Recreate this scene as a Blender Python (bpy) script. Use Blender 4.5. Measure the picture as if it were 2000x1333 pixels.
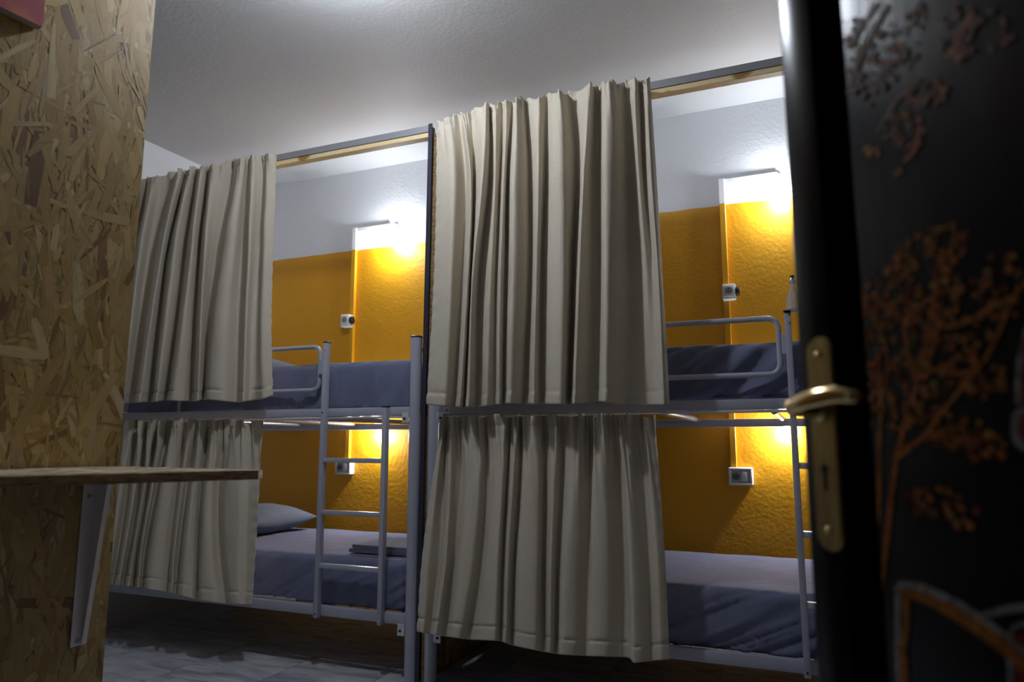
import bpy, bmesh, math, random
import numpy as np
from mathutils import Vector, Matrix, noise

random.seed(7)
for o in list(bpy.data.objects):
    bpy.data.objects.remove(o)
SC = bpy.context.scene
COL = SC.collection

# ------------------------------------------------------------------ camera, world, light, exposure
F_PX, CAM_Z = 1378.0, 0.98
TILT, YAW = math.radians(8.2), math.radians(22.6)
cam_d = bpy.data.cameras.new('camera')
cam = bpy.data.objects.new('camera', cam_d)
COL.objects.link(cam)
cam.location = (0, 0, CAM_Z)
cam.rotation_euler = (math.pi / 2 + TILT, 0, YAW)
cam_d.sensor_width = 36.0
cam_d.lens = F_PX / 2000 * 36
cam_d.clip_start = 0.02
cam_d.dof.use_dof = True
cam_d.dof.focus_distance = 2.85
cam_d.dof.aperture_fstop = 3.2
SC.camera = cam

world = bpy.data.worlds.new('world')
SC.world = world
world.use_nodes = True
world.node_tree.nodes['Background'].inputs[0].default_value = (0.8, 0.9, 1.0, 1)
world.node_tree.nodes['Background'].inputs[1].default_value = 0.012

VS = SC.view_settings
VS.view_transform = 'Standard'
VS.look = 'None'
VS.gamma = 1.0
VS.exposure = 0.0
VS.use_curve_mapping = False

CEIL_LAMP = 430.0      # emission of the ceiling lamp's diffuser
BULB = 500.0          # emission of the two upper bunk bulbs
BULB_LOW = 1250.0     # the smaller bulbs of the lower bunks

# ------------------------------------------------------------------ helpers
FWD = np.array([-math.sin(YAW) * math.cos(TILT), math.cos(YAW) * math.cos(TILT), math.sin(TILT)])
RGT = np.array([math.cos(YAW), math.sin(YAW), 0.0])
UPV = np.cross(RGT, FWD)

def ray(px, py):
    return FWD * F_PX + RGT * (px - 1000.0) - UPV * (py - 666.5)

def at(px, py, Y):
    """survey point: where the sight line through a photo pixel meets the plane y = Y"""
    d = ray(px, py)
    p = d * (Y / d[1])
    return Vector((p[0], p[1], p[2] + CAM_Z))

ORIG = {}

def tag(o, label=None, cat=None, group=None, kind=None):
    if label: o['label'] = label
    if cat: o['category'] = cat
    if group: o['group'] = group
    if kind: o['kind'] = kind
    return o

def thing(name, loc, label, cat, group=None, rotz=0.0):
    o = bpy.data.objects.new(name, None)
    o.empty_display_size = 0.1
    COL.objects.link(o)
    o.location = loc
    o.rotation_euler = (0, 0, rotz)
    ORIG[o.name] = Vector(loc)
    return tag(o, label, cat, group)

def obj(name, bm, mat, parent=None, smooth=False, local=False, origin=None, angle=None):
    """links a bmesh (world coordinates, or the parent's own if local) as one mesh object"""
    if parent is not None:
        org = ORIG[parent.name]
    else:
        org = Vector(origin) if origin is not None else Vector((0, 0, 0))
    if not local:
        bmesh.ops.translate(bm, verts=bm.verts, vec=-org)
    bmesh.ops.recalc_face_normals(bm, faces=bm.faces)
    me = bpy.data.meshes.new(name)
    bm.to_mesh(me)
    bm.free()
    if mat is not None:
        for m in (mat if isinstance(mat, (list, tuple)) else [mat]):
            me.materials.append(m)
    if smooth:
        for p in me.polygons: p.use_smooth = True
        if angle:
            me.set_sharp_from_angle(angle=math.radians(angle))
    o = bpy.data.objects.new(name, me)
    COL.objects.link(o)
    if parent is not None:
        o.parent = parent
        ORIG[o.name] = org
    else:
        o.location = org
        ORIG[o.name] = org
    return o

def box(bm, x0, x1, y0, y1, z0, z1, bev=0.0, seg=2, mi=0):
    vs = [bm.verts.new((x, y, z)) for x in (x0, x1) for y in (y0, y1) for z in (z0, z1)]
    q = [(0, 1, 3, 2), (4, 6, 7, 5), (0, 4, 5, 1), (2, 3, 7, 6), (0, 2, 6, 4), (1, 5, 7, 3)]
    fs = [bm.faces.new([vs[i] for i in f]) for f in q]
    for f in fs: f.material_index = mi
    if bev > 0:
        ed = list({e for f in fs for e in f.edges})
        bmesh.ops.bevel(bm, geom=ed, offset=bev, segments=seg, affect='EDGES', profile=0.5)
    return bm

def newbox(*a, **k):
    return box(bmesh.new(), *a, **k)

def fillet(pts, rad, n=6):
    pts = [Vector(p) for p in pts]
    out = [pts[0]]
    for i in range(1, len(pts) - 1):
        a, b, c = pts[i - 1], pts[i], pts[i + 1]
        u, v = (a - b), (c - b)
        r = min(rad, u.length * 0.49, v.length * 0.49)
        p0, p1 = b + u.normalized() * r, b + v.normalized() * r
        for k in range(n + 1):
            t = k / n
            out.append(p0 * (1 - t) ** 2 + b * 2 * t * (1 - t) + p1 * t * t)
    out.append(pts[-1])
    return out

def tube(bm, pts, r, seg=12, cap=True, rad2=None, up=None, mi=0):
    """sweeps a circle (or ellipse r x rad2; r may be a list) along a polyline"""
    pts = [Vector(p) for p in pts]
    n = len(pts)
    rs = r if isinstance(r, (list, tuple)) else [r] * n
    r2 = rad2 if isinstance(rad2, (list, tuple)) else ([rad2] * n if rad2 else rs)
    tans = []
    for i in range(n):
        t = pts[min(i + 1, n - 1)] - pts[max(i - 1, 0)]
        tans.append(t.normalized())
    nrm = Vector(up) if up else (Vector((0, 0, 1)) if abs(tans[0].z) < 0.9 else Vector((1, 0, 0)))
    rings = []
    for i in range(n):
        nrm = (nrm - tans[i] * nrm.dot(tans[i])).normalized()
        bn = tans[i].cross(nrm)
        rings.append([bm.verts.new(pts[i] + nrm * math.cos(a) * rs[i] + bn * math.sin(a) * r2[i])
                      for a in (2 * math.pi * k / seg for k in range(seg))])
    for i in range(n - 1):
        for k in range(seg):
            f = bm.faces.new((rings[i][k], rings[i][(k + 1) % seg], rings[i + 1][(k + 1) % seg], rings[i + 1][k]))
            f.material_index = mi
    if cap:
        bm.faces.new(list(reversed(rings[0]))).material_index = mi
        bm.faces.new(rings[-1]).material_index = mi
    return bm

def lathe(bm, prof, center, seg=24, axis='z', mi=0):
    """prof: list of (radius, height)"""
    c = Vector(center)
    rings = []
    for r, h in prof:
        ring = []
        for k in range(seg):
            a = 2 * math.pi * k / seg
            p = {'z': Vector((r * math.cos(a), r * math.sin(a), h)),
                 'y': Vector((r * math.cos(a), h, r * math.sin(a))),
                 'x': Vector((h, r * math.cos(a), r * math.sin(a)))}[axis]
            ring.append(bm.verts.new(c + p))
        rings.append(ring)
    for i in range(len(rings) - 1):
        for k in range(seg):
            f = bm.faces.new((rings[i][k], rings[i][(k + 1) % seg], rings[i + 1][(k + 1) % seg], rings[i + 1][k]))
            f.material_index = mi
    for rg in (rings[0], rings[-1]):
        f = bm.faces.new(rg)
        f.material_index = mi
    return bm

def prism(bm, poly, axis, a0, a1, mi=0):
    """extrudes a polygon of 2-D points along an axis ('x': (y,z), 'y': (x,z), 'z': (x,y))"""
    def P(p, a):
        return {'x': (a, p[0], p[1]), 'y': (p[0], a, p[1]), 'z': (p[0], p[1], a)}[axis]
    A = [bm.verts.new(P(p, a0)) for p in poly]
    B = [bm.verts.new(P(p, a1)) for p in poly]
    n = len(poly)
    fs = [bm.faces.new(A), bm.faces.new(list(reversed(B)))]
    for i in range(n):
        fs.append(bm.faces.new((A[i], B[i], B[(i + 1) % n], A[(i + 1) % n])))
    for f in fs: f.material_index = mi
    return bm

# ------------------------------------------------------------------ materials
def mat(name, col, rough=0.6, metal=0.0, **kw):
    m = bpy.data.materials.new(name)
    m.use_nodes = True
    b = m.node_tree.nodes['Principled BSDF']
    b.inputs['Base Color'].default_value = (*col, 1)
    b.inputs['Roughness'].default_value = rough
    b.inputs['Metallic'].default_value = metal
    for k, v in kw.items():
        b.inputs[k].default_value = v
    return m

def nt(m):
    return m.node_tree.nodes, m.node_tree.links, m.node_tree.nodes['Principled BSDF']

def add_noise(m, scale, detail=4.0, vec=None, rough=0.5):
    N, L, b = nt(m)
    n = N.new('ShaderNodeTexNoise')
    n.inputs['Scale'].default_value = scale
    n.inputs['Detail'].default_value = detail
    n.inputs['Roughness'].default_value = rough
    if vec is None:
        tc = N.new('ShaderNodeTexCoord')
        vec = tc.outputs['Object']
    L.new(vec, n.inputs['Vector'])
    return n

def mapped(m, scale, rot=(0, 0, 0)):
    N, L, b = nt(m)
    tc = N.new('ShaderNodeTexCoord')
    mp = N.new('ShaderNodeMapping')
    mp.inputs['Scale'].default_value = scale
    mp.inputs['Rotation'].default_value = rot
    L.new(tc.outputs['Object'], mp.inputs['Vector'])
    return mp.outputs['Vector']

def bump(m, src, strength, dist, prev=None):
    N, L, b = nt(m)
    bp = N.new('ShaderNodeBump')
    bp.inputs['Strength'].default_value = strength
    bp.inputs['Distance'].default_value = dist
    L.new(src, bp.inputs['Height'])
    if prev is not None: L.new(prev.outputs[0], bp.inputs['Normal'])
    L.new(bp.outputs[0], b.inputs['Normal'])
    return bp

def ramp(m, src, stops):
    N, L, b = nt(m)
    r = N.new('ShaderNodeValToRGB')
    el = r.color_ramp.elements
    while len(el) > 1: el.remove(el[-1])
    el[0].position = stops[0][0]; el[0].color = (*stops[0][1], 1)
    for p, c in stops[1:]:
        e = el.new(p); e.color = (*c, 1)
    L.new(src, r.inputs['Fac'])
    return r

def mixc(m, a, bb, fac):
    N, L, b = nt(m)
    x = N.new('ShaderNodeMix')
    x.data_type = 'RGBA'
    for s, v in ((6, a), (7, bb)):
        if isinstance(v, tuple): x.inputs[s].default_value = (*v, 1)
        else: L.new(v, x.inputs[s])
    if isinstance(fac, (int, float)): x.inputs[0].default_value = fac
    else: L.new(fac, x.inputs[0])
    return x.outputs[2]

PAINT_Z = 2.226

def plaster(name, two_tone, bumpy=1.0, white=(0.70, 0.71, 0.74)):
    m = mat(name, white, 0.62)
    N, L, b = nt(m)
    if two_tone:
        g = N.new('ShaderNodeNewGeometry')
        s = N.new('ShaderNodeSeparateXYZ')
        L.new(g.outputs['Position'], s.inputs[0])
        wob = add_noise(m, 9.0, 2.0, g.outputs['Position'])
        ma = N.new('ShaderNodeMath'); ma.operation = 'MULTIPLY_ADD'
        L.new(wob.outputs[0], ma.inputs[0]); ma.inputs[1].default_value = 0.010
        L.new(s.outputs['Z'], ma.inputs[2])
        lt = N.new('ShaderNodeMath'); lt.operation = 'LESS_THAN'
        L.new(ma.outputs[0], lt.inputs[0]); lt.inputs[1].default_value = PAINT_Z + 0.005
        tone = add_noise(m, 2.2, 3.0, g.outputs['Position'])
        org = ramp(m, tone.outputs[0], [(0.3, (0.66, 0.305, 0.003)), (0.7, (0.71, 0.332, 0.004))])
        c = mixc(m, white, org.outputs[0], lt.outputs[0])
        L.new(c, b.inputs['Base Color'])
        b.inputs['Roughness'].default_value = 0.5
    if bumpy > 0:
        n1 = add_noise(m, 55.0, 3.0)
        b1 = bump(m, n1.outputs[0], 0.32 * bumpy, 0.006)
        n2 = add_noise(m, 14.0, 2.0)
        bump(m, n2.outputs[0], 0.10 * bumpy, 0.014, b1)
    return m

M = {}
M['back_wall'] = plaster('two_tone_plaster', True, 0.9)
M['trunking'] = plaster('trunking_paint', True, 0.0, (0.78, 0.79, 0.80))
M['white_wall'] = plaster('white_plaster', False, 0.8)
M['dark_wall'] = plaster('brown_plaster', False, 0.5, (0.20, 0.18, 0.16))
M['ceiling'] = plaster('ceiling_plaster', False, 0.60, (0.56, 0.56, 0.57))
M['steel'] = mat('grey_powder_steel', (0.43, 0.44, 0.53), 0.34, 0.0)
M['steel'].node_tree.nodes['Principled BSDF'].inputs['Coat Weight'].default_value = 0.35
M['steel'].node_tree.nodes['Principled BSDF'].inputs['Coat Roughness'].default_value = 0.18
M['zinc'] = mat('zinc_plate', (0.74, 0.75, 0.80), 0.38, 0.3)
M['shiny'] = mat('bright_tube', (0.62, 0.63, 0.64), 0.22, 0.7)
M['rod'] = mat('grey_rod', (0.36, 0.36, 0.39), 0.42, 0.3)
M['navy_steel'] = mat('navy_steel', (0.035, 0.037, 0.06), 0.4, 0.2)
M['black_cap'] = mat('black_plastic', (0.012, 0.012, 0.014), 0.45)
M['white_plastic'] = mat('white_plastic', (0.66, 0.66, 0.64), 0.35)
M['grey_plastic'] = mat('grey_plastic', (0.20, 0.21, 0.20), 0.4)
M['recess_plastic'] = mat('recess_plastic', (0.42, 0.43, 0.42), 0.4)
M['hole'] = mat('dark_hole', (0.004, 0.004, 0.004), 0.8)
M['bracket'] = mat('white_bracket', (0.80, 0.76, 0.78), 0.4)
M['paper'] = mat('label_paper', (0.82, 0.82, 0.84), 0.6)
M['ink'] = mat('label_ink', (0.012, 0.012, 0.015), 0.6)

def emis(name, col, strength):
    m = bpy.data.materials.new(name)
    m.use_nodes = True
    b = m.node_tree.nodes['Principled BSDF']
    b.inputs['Base Color'].default_value = (0.8, 0.8, 0.8, 1)
    b.inputs['Emission Color'].default_value = (*col, 1)
    b.inputs['Emission Strength'].default_value = strength
    return m
M['lamp'] = emis('lit_diffuser', (0.84, 0.905, 1.0), CEIL_LAMP)
M['bulb'] = emis('lit_bulb', (0.86, 0.93, 1.0), BULB)
M['bulb_low'] = emis('lit_small_bulb', (0.90, 0.94, 1.0), BULB_LOW)

def wood(name, c0, c1, scale=(3, 40, 40)):
    m = mat(name, c0, 0.55)
    N, L, b = nt(m)
    v = mapped(m, scale)
    n = add_noise(m, 1.0, 5.0, v)
    r = ramp(m, n.outputs[0], [(0.35, c0), (0.65, c1)])
    k = add_noise(m, 2.2, 1.0, mapped(m, (2.5, 6, 6)))
    kr = ramp(m, k.outputs[0], [(0.70, (1, 1, 1)), (0.78, (0.45, 0.30, 0.15))])
    mx = N.new('ShaderNodeMix'); mx.data_type = 'RGBA'; mx.blend_type = 'MULTIPLY'
    mx.inputs[0].default_value = 1.0
    L.new(r.outputs[0], mx.inputs[6]); L.new(kr.outputs[0], mx.inputs[7])
    L.new(mx.outputs[2], b.inputs['Base Color'])
    bump(m, n.outputs[0], 0.2, 0.002)
    return m
M['pine'] = wood('pine_batten', (0.78, 0.59, 0.31), (0.84, 0.67, 0.39))

def fabric(name, c0, c1, weave=900.0, rough=0.85, crease=0.0, trans=0.0):
    m = mat(name, c0, rough)
    N, L, b = nt(m)
    n = add_noise(m, 5.0, 4.0)
    f = add_noise(m, 1.0, 2.0, mapped(m, (weave, weave, weave * 0.12)))
    r = ramp(m, n.outputs[0], [(0.3, c0), (0.7, c1)])
    x = N.new('ShaderNodeMix'); x.data_type = 'RGBA'; x.blend_type = 'MULTIPLY'
    x.inputs[0].default_value = 1.0
    fr = ramp(m, f.outputs[0], [(0.3, (0.86, 0.86, 0.86)), (0.7, (1.06, 1.06, 1.06))])
    L.new(r.outputs[0], x.inputs[6]); L.new(fr.outputs[0], x.inputs[7])
    L.new(x.outputs[2], b.inputs['Base Color'])
    b1 = bump(m, f.outputs[0], 0.12, 0.0008)
    if crease:
        w = add_noise(m, 1.0, 3.0, mapped(m, (11, 7, 4), (0, 0.6, 0)))
        bump(m, w.outputs[0], crease, 0.02, b1)
    b.inputs['Sheen Weight'].default_value = 0.12
    b.inputs['Sheen Roughness'].default_value = 0.5
    b.inputs['Specular IOR Level'].default_value = 0.2
    return m
M['curtain'] = fabric('beige_canvas', (0.575, 0.510, 0.410), (0.62, 0.555, 0.45), crease=0.10)
M['sheet'] = fabric('slate_blue_sheet', (0.165, 0.180, 0.285), (0.188, 0.203, 0.312), weave=1200, crease=0.55)
M['pillow'] = fabric('blue_pillowcase', (0.135, 0.165, 0.235), (0.150, 0.180, 0.250), weave=1200, crease=0.25)
M['blanket'] = fabric('folded_blanket', (0.125, 0.135, 0.205), (0.15, 0.16, 0.23), weave=700, crease=0.15)
M['core'] = mat('pale_mattress', (0.50, 0.47, 0.42), 0.9)

def osb(name, attr):
    m = mat(name, (0.4, 0.28, 0.12), 0.48)
    N, L, b = nt(m)
    if attr:
        a = N.new('ShaderNodeVertexColor'); a.layer_name = 'Col'
        uv = N.new('ShaderNodeUVMap'); uv.uv_map = 'UVMap'
        mp = N.new('ShaderNodeMapping'); mp.inputs['Scale'].default_value = (10, 330, 1)
        L.new(uv.outputs[0], mp.inputs['Vector'])
        n = add_noise(m, 1.0, 4.0, mp.outputs[0])
        g = ramp(m, n.outputs[0], [(0.22, (0.66, 0.58, 0.48)), (0.5, (1, 1, 1)), (0.8, (1.14, 1.12, 1.05))])
        x = N.new('ShaderNodeMix'); x.data_type = 'RGBA'; x.blend_type = 'MULTIPLY'; x.inputs[0].default_value = 1
        L.new(a.outputs[0], x.inputs[6]); L.new(g.outputs[0], x.inputs[7])
        L.new(x.outputs[2], b.inputs['Base Color'])
        bump(m, n.outputs[0], 0.12, 0.0015)
    else:
        n = add_noise(m, 1.0, 5.0, mapped(m, (30, 30, 130)), 0.7)
        r = ramp(m, n.outputs[0], [(0.3, (0.07, 0.035, 0.012)), (0.5, (0.30, 0.18, 0.07)), (0.7, (0.50, 0.35, 0.16))])
        L.new(r.outputs[0], b.inputs['Base Color'])
        bump(m, n.outputs[0], 0.8, 0.01)
    return m
M['strand'] = osb('osb_strands', True)
M['strand_top'] = osb('osb_strands_lit_top', True)  # shelf top copy; its flake colours carry painted light
M['strand_top'].node_tree.nodes['Principled BSDF'].inputs['Roughness'].default_value = 0.30
M['osb_core'] = osb('osb_edge', False)
M['osb_face'] = mat('osb_face', (0.34, 0.23, 0.09), .6)


def tile_mat():
    m = mat('marbled_tile', (0.5, 0.5, 0.5), 0.32)
    N, L, b = nt(m)
    oi = N.new('ShaderNodeObjectInfo')
    g = N.new('ShaderNodeNewGeometry')
    ad = N.new('ShaderNodeVectorMath'); ad.operation = 'MULTIPLY_ADD'
    cx = N.new('ShaderNodeCombineXYZ')
    for i in range(3): L.new(oi.outputs['Random'], cx.inputs[i])
    L.new(cx.outputs[0], ad.inputs[0]); ad.inputs[1].default_value = (11, 7, 5)
    L.new(g.outputs['Position'], ad.inputs[2])
    mp = N.new('ShaderNodeMapping'); mp.inputs['Rotation'].default_value = (0, 0, 0.75); mp.inputs['Scale'].default_value = (4, 17, 1)
    L.new(ad.outputs[0], mp.inputs['Vector'])
    n = add_noise(m, 1.0, 6.0, mp.outputs[0], 0.62)
    n.inputs['Distortion'].default_value = 0.8
    r = ramp(m, n.outputs[0], [(0.34, (0.27, 0.285, 0.35)), (0.48, (0.48, 0.50, 0.55)), (0.64, (0.66, 0.67, 0.69))])
    L.new(r.outputs[0], b.inputs['Base Color'])
    bump(m, n.outputs[0], 0.1, 0.003)
    return m
M['tile'] = tile_mat()
M['grout'] = mat('grout', (0.42, 0.42, 0.42), 0.9)

def black_paint():
    m = mat('black_gloss_paint', (0.004, 0.004, 0.006), 0.24)
    N, L, b = nt(m)
    n = add_noise(m, 1.0, 4.0, mapped(m, (60, 60, 7)))
    bump(m, n.outputs[0], 0.10, 0.003)
    b.inputs['Specular IOR Level'].default_value = 0.17
    return m
M['door'] = black_paint()

def art():
    m = mat('door_art_paint', (0.3, 0.1, 0.03), 0.28)
    N, L, b = nt(m)
    a = N.new('ShaderNodeVertexColor'); a.layer_name = 'Col'
    n = add_noise(m, 160.0, 3.0)
    g = ramp(m, n.outputs[0], [(0.3, (0.35, 0.35, 0.35)), (0.65, (1, 1, 1))])
    x = N.new('ShaderNodeMix'); x.data_type = 'RGBA'; x.blend_type = 'MULTIPLY'; x.inputs[0].default_value = 1
    L.new(a.outputs[0], x.inputs[6]); L.new(g.outputs[0], x.inputs[7])
    L.new(x.outputs[2], b.inputs['Base Color'])
    return m
M['art'] = art()

def brass():
    m = mat('aged_brass', (0.62, 0.47, 0.20), 0.30, 1.0)
    N, L, b = nt(m)
    n = add_noise(m, 1.0, 3.0, mapped(m, (140, 140, 9)))
    r = ramp(m, n.outputs[0], [(0.3, (0.42, 0.33, 0.14)), (0.7, (0.68, 0.55, 0.27))])
    L.new(r.outputs[0], b.inputs['Base Color'])
    return m
M['brass'] = brass()
M['polished_brass'] = mat('polished_brass', (0.86, 0.66, 0.34), 0.14, 1.0)
M['glass'] = mat('clear_glass', (0.95, 0.97, 0.97), 0.06, 0.0)
M['glass'].node_tree.nodes['Principled BSDF'].inputs['Transmission Weight'].default_value = 0.8
M['chrome'] = mat('chrome', (0.75, 0.75, 0.76), 0.12, 1.0)

def canvas_mat():
    m = mat('canvas_print', (0.35, 0.03, 0.06), 0.6)
    N, L, b = nt(m)
    n = add_noise(m, 7.0, 4.0)
    r = ramp(m, n.outputs[0], [(0.35, (0.30, 0.02, 0.06)), (0.55, (0.36, 0.05, 0.06)), (0.72, (0.48, 0.22, 0.03))])
    L.new(r.outputs[0], b.inputs['Base Color'])
    return m
M['canvas'] = canvas_mat()
M['canvas_edge'] = mat('raw_canvas', (0.36, 0.33, 0.29), 0.8)

# ------------------------------------------------------------------ room shell
WX0, WX1, WY0, WY1, CEIL = -3.56, 0.66, -0.25, 3.75, 2.77
FZ = -0.022            # floor level
fl = obj('floor', newbox(WX0 - .1, WX1 + .1, WY0 - .3, WY1 + .1, -0.10, FZ - 0.0035), M['grout'])
tag(fl, kind='structure')
TS, TG = 0.45, 0.0022
tb = newbox(TG, TS - TG, TG, TS - TG, -0.0035, 0.0, 0.0012, 1)
tile0 = None
nx0 = int(math.floor((WX0 - 0.02) / TS)); ny_off = 2.55
for iy in range(-7, 3):
    for ix in range(0, 10):
        x, y = WX0 + ix * TS, ny_off + iy * TS
        if x > WX1 or y > WY1 or y + TS < WY0 - .3: continue
        if tile0 is None:
            tile0 = obj('tile', tb, M['tile'], fl)
            t = tile0
        else:
            t = tile0.copy(); COL.objects.link(t)
        t.location = (x, y, FZ)
        if x + TS > WX1 + .1:
            t.scale.x = (WX1 + .1 - x) / TS
        if y + TS > WY1:
            t.scale.y = (WY1 - y) / TS

def wallobj(name, m, *b):
    return tag(obj(name, newbox(*b), m), kind='structure')
wallobj('ceiling', M['ceiling'], WX0 - .1, WX1 + .1, WY0 - .1, WY1 + .1, CEIL, CEIL + .1)
wallobj('wall_back', M['back_wall'], WX0 - .1, WX1 + .1, WY1, WY1 + .1, FZ, CEIL)
wallobj('wall_left', M['white_wall'], WX0 - .1, WX0, WY0, WY1, FZ, CEIL)
wallobj('wall_right', M['dark_wall'], WX1, WX1 + .1, WY0, WY1, FZ, CEIL)
bmw = bmesh.new()
box(bmw, WX0, -0.42, WY0 - .1, WY0, FZ, CEIL)
box(bmw, 0.50, WX1, WY0 - .1, WY0, FZ, CEIL)
box(bmw, -0.42, 0.50, WY0 - .1, WY0, 2.1, CEIL)
tag(obj('wall_front', bmw, M['dark_wall']), kind='structure')

# ceiling lamp (just above the frame)
LX, LY = -1.43, 1.84
lamp = thing('ceiling_lamp', (LX, LY, CEIL), 'small white globe lamp glowing on the ceiling in front of the bunks', 'lamp')
obj('base_plate', lathe(bmesh.new(), [(0.0001, 0), (0.06, 0), (0.06, -0.025), (0.03, -0.04), (0.0001, -0.04)], (LX, LY, CEIL), 32), M['white_plastic'], lamp, True, angle=40)
GR = 0.046
obj('globe', lathe(bmesh.new(), [(max(.0001, GR * math.sin(a)), -0.082 + GR * math.cos(a)) for a in np.linspace(0, math.pi, 17)], (LX, LY, CEIL), 32), M['lamp'], lamp, True)

# ------------------------------------------------------------------ oriented strand board (foreground left)
WA = math.radians(6.0)
ED = Vector((-1.7274, 1.3806, FZ))                       # far edge of the board, on the floor
WD = Vector((-math.sin(WA), -math.cos(WA), 0))          # along the board towards the camera
WN = Vector((math.cos(WA), -math.sin(WA), 0))           # out of the board into the room

def strands(name, parent, O, U, V, Nn, w, h, count, seed, lmin=.06, lmax=.21, vert=0.80, mult=1.0):
    """flat irregular wood flakes pressed on a board: real thin geometry, one joined part"""
    rnd = random.Random(seed)
    pal = [((0.50, 0.355, 0.145), 6), ((0.55, 0.41, 0.19), 6), ((0.46, 0.315, 0.12), 6), ((0.41, 0.265, 0.09), 3),
           ((0.60, 0.49, 0.29), 3), ((0.28, 0.155, 0.06), 0.8), ((0.22, 0.125, 0.065), 0.4), ((0.50, 0.33, 0.16), 2), ((0.62, 0.53, 0.36), 0.7)]
    tot = sum(x[1] for x in pal)
    verts, faces, cols, uvs = [], [], [], []
    for i in range(count):
        L = lmin + (lmax - lmin) * rnd.random() ** 1.6
        W = rnd.uniform(.010, .036) * (0.55 + 0.45 * L / lmax)
        if rnd.random() < .40: L *= .7; W *= .30
        a = rnd.gauss(math.pi / 2, .34) if rnd.random() < vert else rnd.uniform(0, math.pi)
        cu, cv = rnd.uniform(0, w), rnd.uniform(0, h)
        off = 0.0003 + 0.0009 * i / count
        r = rnd.uniform(0, tot)
        for c, p in pal:
            r -= p
            if r <= 0: break
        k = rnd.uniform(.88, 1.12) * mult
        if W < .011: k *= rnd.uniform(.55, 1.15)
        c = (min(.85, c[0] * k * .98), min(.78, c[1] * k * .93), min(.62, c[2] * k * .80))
        if mult > 1.2: c = tuple(.35 * a + .65 * q for a, q in zip(c, (.90, .85, .72)))  # shelf top: flakes blended to cream, imitating lamplight and the curtains' reflection
        n = 5
        top, bot = [], []
        for j in range(n):
            t = -0.5 + j / (n - 1)
            tw = 0.5 if 0 < j < n - 1 else rnd.uniform(.12, .5)
            top.append((t * L + (rnd.uniform(-.1, .1) * W if j in (0, n - 1) else 0), W * tw * rnd.uniform(.8, 1.15)))
            bot.append((t * L, -W * tw * rnd.uniform(.8, 1.15)))
        pts = top + bot[::-1]
        ca, sa = math.cos(a), math.sin(a)
        tilt = rnd.uniform(-.003, .003)
        idx = []
        us = []
        sh = rnd.uniform(0, 50)
        for (x, y) in pts:
            u, v = cu + x * ca - y * sa, cv + x * sa + y * ca
            if u < 0: u = 0
            if u > w: u = w
            v = max(0, min(h, v))
            p = O + U * u + V * v + Nn * (off + y * tilt)
            idx.append(len(verts)); verts.append(p)
            us.append((x + sh, y + sh * 1.7))
        faces.append(idx); cols.append(c); uvs.append(us)
    org = ORIG[parent.name]
    me = bpy.data.meshes.new(name)
    me.from_pydata([tuple(v - org) for v in verts], [], faces)
    ca_ = me.color_attributes.new('Col', 'FLOAT_COLOR', 'CORNER')
    uv = me.uv_layers.new(name='UVMap')
    li = 0
    for f in range(len(faces)):
        for j in range(len(faces[f])):
            ca_.data[li].color = (*cols[f], 1)
            uv.data[li].uv = uvs[f][j]
            li += 1
    me.materials.append(M['strand'])
    o = bpy.data.objects.new(name, me)
    COL.objects.link(o)
    o.parent = parent
    ORIG[o.name] = org
    tag(o, kind='stuff')
    return o

BL = 1.64
board = thing('strand_board_panel', ED, 'tall flaky tan strand board panel filling the left foreground', 'panel')
bmb = bmesh.new()
pl = [ED, ED + WD * BL, ED + WD * BL - WN * .018, ED - WN * .018]
prism(bmb, [(p.x, p.y) for p in pl], 'z', FZ, CEIL)
obj('board', bmb, M['osb_face'], board)
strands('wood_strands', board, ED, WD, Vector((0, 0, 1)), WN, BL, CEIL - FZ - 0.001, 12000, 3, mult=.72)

# shelf on the board
SZ = 0.917
ST = 0.020
SE = ED + WN * 0.003 - Vector((0, 0, FZ))
tipB = Vector((-1.1846, 1.3257, 0)); tipF = Vector((-1.1642, 1.2891, 0))
F2 = Vector((-1.2955, 1.0457, 0)); F1 = Vector((-1.3903, 0.8648, 0)); F0 = F1 + (F1 - F2) * 1.2
far = SE + WD * 0.010
spoly = [far, tipB, tipF, F2, F1, F0, ED + WD * .99 + WN * .003]
shelf = thing('corner_shelf', (far.x, far.y, SZ - ST), 'thin strand board shelf with rough raw edge jutting across in front of the curtains', 'shelf')
bms = bmesh.new()
prism(bms, [(p.x, p.y) for p in spoly], 'z', SZ - ST, SZ)
obj('shelf_board', bms, M['osb_core'], shelf)
# flakes on the top, clipped by drawing them inside the polygon
def inside(p, poly):
    r = False
    for i in range(len(poly)):
        a, b = poly[i], poly[i - 1]
        if (a.y > p.y) != (b.y > p.y) and p.x < (b.x - a.x) * (p.y - a.y) / (b.y - a.y) + a.x: r = not r
    return r
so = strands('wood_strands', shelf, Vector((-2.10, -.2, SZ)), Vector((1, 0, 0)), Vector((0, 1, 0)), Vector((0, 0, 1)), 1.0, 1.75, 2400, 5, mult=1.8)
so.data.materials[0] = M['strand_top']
bmt = bmesh.new(); bmt.from_mesh(so.data)
org = ORIG[shelf.name]
dead = [f for f in bmt.faces if not all(inside(v.co + org, spoly) for v in f.verts)]
bmesh.ops.delete(bmt, geom=dead, context='FACES')
bmt.to_mesh(so.data); bmt.free()

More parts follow.
